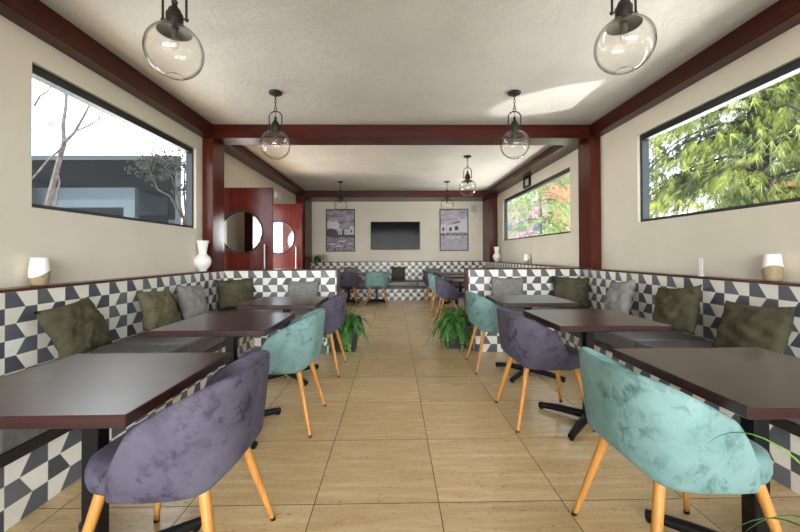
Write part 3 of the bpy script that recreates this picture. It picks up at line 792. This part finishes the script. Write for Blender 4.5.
# long grassy leaves in the near right corner
t = thing('spider_plant', 'grassy long-leaved potted plant reaching in at the lower right corner', 'plant', (.98, .60, 0))
bm = BM(); lathe(bm, [(.10, 0), (.13, .30), (.138, .31), (.12, .31), (.11, .27)], (.98, .60, 0), 28); obj('pot', bm, MT['planter'], t, True)
bm = BM()
def blade(pts, wd):
    pts = [Vector(p) for p in pts]; N = 16; P = []
    for i in range(N+1):
        s = i/N; a, b, c, d = pts; P.append(a*(1-s)**3+b*3*s*(1-s)**2+c*3*s*s*(1-s)+d*s**3)
    prev = None
    for i in range(N+1):
        tdir = (P[min(i+1, N)]-P[max(i-1, 0)]).normalized(); sd = tdir.cross(Vector((0, 0, 1))).normalized(); ww = wd*(1-(i/N)**3)*(.6+.4*min(1, i/4))+.0005
        cur = (bm.verts.new(P[i]-sd*ww), bm.verts.new(P[i]+Vector((0, 0, -ww*.6))), bm.verts.new(P[i]+sd*ww))
        if prev:
            for k in range(2): bm.faces.new((prev[k], prev[k+1], cur[k+1], cur[k]))
        prev = cur
rnd = random.Random(5); c0 = Vector((.98, .60, .28))
blade((c0, (.92, .72, .85), (.86, .90, .80), (.80, .92, .71)), .0042)
blade((c0, (.90, .70, .66), (.80, .80, .66), (.66, .84, .42)), .0052)
blade((c0, (.93, .66, .54), (.86, .72, .58), (.70, .78, .46)), .0060)
blade((c0, (.96, .74, .70), (.95, .86, .62), (.92, .95, .46)), .0060)
blade((c0, (1.0, .78, .62), (.98, .92, .60), (.90, 1.0, .40)), .0055)
for k in range(16):
    a = rnd.uniform(-.6, 3.4); L = rnd.uniform(.14, .30); hh = rnd.uniform(.15, .35); d = Vector((math.cos(a), math.sin(a), 0))
    blade((c0, c0+d*L*.35+Vector((0, 0, hh)), c0+d*L*.8+Vector((0, 0, hh*.8)), c0+d*L*1.2+Vector((0, 0, hh*.1))), .0055)
obj('leaves', bm, MT['blade'], t, recalc=False)
# trailing plant on the far left ledge
t = thing('trailing_plant', 'small trailing plant on the back ledge by the left post', 'plant', (-2.12, 10.33, 1.001))
bm = BM(); lathe(bm, [(.05, 1.001), (.065, 1.09), (.055, 1.09), (.05, 1.07)], (-2.12, 10.33, 0), 18); obj('pot', bm, MT['planter'], t, True)
bm = BM(); rnd = random.Random(4)
for k in range(26): frond(bm, (-2.12, 10.33, 1.08), rnd.uniform(-PI, .2), rnd.uniform(.16, .36), .8+rnd.random(), 1.3+rnd.random(), 9, .022)
obj('foliage', bm, MT['fern'], t, recalc=False)

# ------------------------------------------------------------------ outside, left: white wing with a ribbon window
bm = BM(); box(bm, -16, -4.6, -16, 34, -.3, -.12); box(bm, 3.1, 30, -16, 40, -.3, -.12); box(bm, -4.6, 3.1, -16, -4.65, -.3, -.12); struct('ground', bm, MT['ground'], 'pale paving outside', 'ground')
t = thing('neighbour_wing', 'white stucco wing with a wide dark window outside the left window', 'building', (-7, 7.1, 0))
bm = BM(); Y0 = 7.75; wx0, wx1, wz0, wz1 = -7.92, -4.50, 1.35, 3.32
box(bm, -14, wx0, Y0, Y0+.3, -.1, 4.78); box(bm, wx1, XL2-T-.01, Y0, Y0+.3, -.1, 4.78); box(bm, wx0, wx1, Y0, Y0+.3, -.1, wz0); box(bm, wx0, wx1, Y0, Y0+.3, wz1, 4.78)
obj('stucco_wall', bm, MT['stucco'], t)
bm = BM(); f = .07
for b in ((wx0, wx0+f, wz0, wz1), (wx1-f*2, wx1, wz0, wz1), (wx0+f, wx1-2*f, wz0, wz0+f), (wx0+f, wx1-2*f, wz1-f*1.3, wz1)): box(bm, b[0], b[1], Y0+.02, Y0+.12, b[2], b[3])
wf = obj('window_frame', bm, MT['frame'], t)
bm = BM(); box(bm, wx0+f, wx1-2*f, Y0+.06, Y0+.07, wz0+f, wz1-f); obj('window_pane', bm, MT['smoked'], wf)
bm = BM(); box(bm, -10, -4.3, Y0+3.2, Y0+3.3, 0, 3.6); box(bm, -10.1, -10, Y0+.3, Y0+3.3, 0, 3.6); box(bm, -4.4, -4.3, Y0+.31, Y0+3.2, 0, 3.6); box(bm, -10, -4.3, Y0+.31, Y0+3.2, 3.6, 3.7); obj('dark_room', bm, MT['intdark'], t)
bm = BM(); box(bm, -6.15, -5.90, Y0+.6, Y0+.75, 0, 2.75); box(bm, -9.8, -6.15, Y0+.6, Y0+2.2, 2.3, 2.75); box(bm, -9.6, -6.5, Y0+3.0, Y0+3.15, 0, 2.1); box(bm, -5.7, -5.1, Y0+1.5, Y0+1.6, 0, 2.1); obj('pale_partition', bm, MT['intgrey'], t)
# bare tree
t = thing('bare_tree', 'bare branching tree in front of the white wing', 'tree', (-4.25, 4.6, -.12))
def branch(bm, pts, r0, r1, Y=4.6, n=7):
    P = [at(px, py, Y=Y+dy) for px, py, dy in pts]
    tube(bm, P, [.62*(r0+(r1-r0)*i/(len(P)-1)) for i in range(len(P))], n)
bm = BM(); base = at(46, 215, Y=4.6)
tube(bm, [(base.x, 4.6, -.12), (base.x, 4.6, .8), base], [.055, .045, .036], 8)
branch(bm, [(46, 215, 0), (50, 195, 0), (57, 168, .05), (64, 143, .05)], .055, .045)
obj('trunk', bm, MT['bark'], t, True)
bm = BM()
for pts, a, b in (([(64, 143, .05), (63, 125, .1), (66, 105, .1), (67, 88, .15), (68, 60, .2)], .040, .016), ([(64, 143, .05), (74, 133, 0), (84, 116, -.1), (91, 102, -.1), (100, 80, -.2)], .034, .012),
                  ([(76, 131, 0), (88, 126, .1), (98, 120, .1), (103, 111, .2), (105, 104, .2)], .018, .008), ([(62, 148, 0), (48, 160, -.1), (33, 178, -.2), (20, 190, -.3)], .024, .012),
                  ([(64, 118, .1), (50, 124, .1), (34, 129, .1), (20, 131, .1)], .013, .006), ([(66, 96, .1), (60, 90, 0), (52, 84, 0), (46, 82, 0)], .010, .004), ([(34, 106, 0), (40, 96, 0), (48, 91, 0), (53, 84, 0)], .020, .010),
                  ([(101, 114, .1), (98, 124, .2), (96, 133, .2)], .008, .003), ([(56, 205, -.2), (58, 190, -.2), (60, 182, -.2), (58, 175, -.2)], .020, .012), ([(36, 104, 0), (40, 125, 0), (36, 140, 0), (33, 150, 0)], .008, .003)):
    branch(bm, pts, a, b, 4.6, 6)
rnd = random.Random(2)
for k in range(26):
    px, py = rnd.choice([(67, 92), (91, 103), (104, 106), (50, 124), (40, 95), (60, 90)]); dx, dy = rnd.uniform(-14, 14), rnd.uniform(-14, 8)
    branch(bm, [(px, py, .1), (px+dx*.5, py+dy*.4, .1), (px+dx, py+dy, .15)], .006, .002, 4.6, 5)
obj('branches', bm, MT['bark'], t, True)
# dark leafy shape built in place of a tree reflection in the ribbon window
t = thing('reflection_shrub', 'dark leafy shape standing in for a tree reflected in the white wing window', 'shrub', (-3.9, 6.3, -.12))
bm = BM()
for pts in ([(184, 222, 0), (179, 200, 0), (172, 178, 0), (163, 158, 0)], [(184, 222, .1), (190, 190, .1), (186, 170, .2), (178, 158, .2)], [(182, 218, 0), (170, 196, -.1), (158, 190, -.1), (153, 178, 0), (148, 166, 0)], [(186, 222, 0), (184, 190, 0), (185, 160, 0)]):
    branch(bm, pts, .032, .012, 6.3, 6)
b0 = at(184, 222, Y=6.3); tube(bm, [(b0.x, 6.3, -.12), b0], [.05, .035], 7); obj('stems', bm, MT['darkbark'], t, True)
bm = BM(); rnd = random.Random(9)
for k in range(300):
    px, py = rnd.choice([(163, 158), (150, 163), (178, 160), (140, 166), (172, 172), (158, 178), (184, 165), (156, 160), (186, 190)])
    c = at(px+rnd.gauss(0, 6), py+rnd.gauss(0, 4), Y=6.3+rnd.uniform(-.3, .3)); a = rnd.uniform(0, 6.28); d = Vector((math.cos(a), rnd.uniform(-.5, .5), math.sin(a)))*.045; e = Vector((-d.z, rnd.uniform(-.03, .03), d.x))*.4
    bm.faces.new([bm.verts.new(p) for p in (c-d, c+e, c+d, c-e)])
obj('leaves', bm, MT['darkleaf'], t, recalc=False)

# ------------------------------------------------------------------ outside, right: pine, rear tree, buildings
def conifer(name, label, x, y, hgt, nb, seed, mat, zmin, lmin, lmax, need, spread, azr=(0, 2*PI), nlen=.20, tr=.19):
    rnd = random.Random(seed); t = thing(name, label, 'tree', (x, y, -.12))
    bm = BM(); tube(bm, [(x, y, -.12), (x+.05, y, hgt*.5), (x, y+.1, hgt)], [tr, tr*.7, .02], 10); obj('trunk', bm, MT['darkbark'], t, True)
    bb = BM(); verts = []; faces = []
    for k in range(nb):
        z0 = zmin+(hgt-zmin)*(k+rnd.random())/nb; az = rnd.uniform(*azr); L = rnd.uniform(lmin, lmax)*(1-.45*(z0-zmin)/(hgt-zmin)); d = Vector((math.cos(az), math.sin(az), 0))
        P = [Vector((x, y, z0))+d*(L*s)+Vector((0, 0, .35*L*s-.75*L*s*s)) for s in (0, .25, .5, .75, 1)]
        tube(bb, P, [q*min(1, tr/.12) for q in (.035, .026, .018, .012, .006)], 6)
        for q in range(need):
            s = rnd.uniform(.18, 1.04); i = min(int(s*4), 3); u = s*4-i; c = P[i]*(1-u)+P[i+1]*u
            lat = Vector((-d.y, d.x, 0))*rnd.gauss(0, spread)*L*(.15+.3*s); c = c+lat+Vector((0, 0, -abs(rnd.gauss(0, .16))-.25*lat.length))
            ax = (d*.55+lat*.6+Vector((0, 0, -.65-rnd.random()*.9))).normalized()
            for m in range(15):
                dd = (ax+Vector((rnd.gauss(0, .30), rnd.gauss(0, .30), rnd.gauss(0, .27)))).normalized()*nlen*rnd.uniform(.7, 1.25)
                sd = dd.cross(Vector((rnd.gauss(0, 1), rnd.gauss(0, 1), rnd.gauss(0, 1))))  .normalized()*.0042
                b = len(verts); verts += [c-sd, c+sd, c+dd]; faces.append((b, b+1, b+2))
    obj('branches', bb, MT['darkbark'], t, True)
    me = bpy.data.meshes.new('needles'); me.from_pydata(verts, [], faces); me.materials.append(mat)
    o = bpy.data.objects.new('needles', me); COL.objects.link(o); o.parent = t; me.transform(Matrix.Translation(-origin_of(t)))
    return t
conifer('pine_tree', 'tall pine with drooping bright needles filling the right window', 6.3, 6.2, 7.2, 100, 4, MT['needle'], .6, 1.7, 3.3, 150, .6, nlen=.21)
conifer('pine_tree', 'dark green pine standing behind the bright pine, in its gaps', 12.2, 10.5, 10.5, 90, 6, MT['needle_dark'], .8, 1.6, 3.2, 90, .6, nlen=.45)
conifer('garden_conifer', 'loose pale green conifer outside the rear right window', 5.1, 12.6, 5.2, 46, 12, MT['needle_b'], .5, 1.2, 2.6, 60, .6, nlen=.24, tr=.05)
t = thing('pink_building', 'pink building with small windows outside the rear right window', 'building', (6.6, 22, -.12))
bm = BM(); box(bm, 4.6, 9.0, 21.0, 27, -.12, 4.3); obj('walls', bm, MT['pink'], t)
for x0, x1, z0, z1 in ((6.35, 6.85, 2.55, 3.05), (7.15, 7.75, 2.55, 3.05), (6.35, 6.85, .9, 1.6), (7.15, 7.75, .9, 1.6), (8.1, 8.6, 2.55, 3.05)):
    bm = BM(); box(bm, x0, x1, 20.96, 21.05, z0, z1); obj('window', bm, MT['bluewin'], t)
bm = BM(); box(bm, 9.3, 13.5, 19, 25, -.12, 4.6); box(bm, 9.6, 11.0, 19.5, 24, 4.6, 5.8)
tag(obj('orange_house', bm, MT['orange']), 'orange rendered house behind the pale conifer', 'building')
bm = BM(); box(bm, 9.2, 9.5, 3.2, 9.6, -.12, 2.75); box(bm, 9.15, 9.55, 3.15, 9.65, 2.75, 2.85)
tag(obj('garden_wall', bm, MT['orange']), 'salmon garden wall seen low behind the pine', 'wall')
bm = BM(); p = at(656, 150, Y=9.4); tube(bm, [(p.x, 9.4, -.12), (p.x, 9.4, 4.2)], .035, 10)
tag(obj('white_post', bm, MT['greyp'], None, True), 'slim white post at the left edge of the right window', 'post')
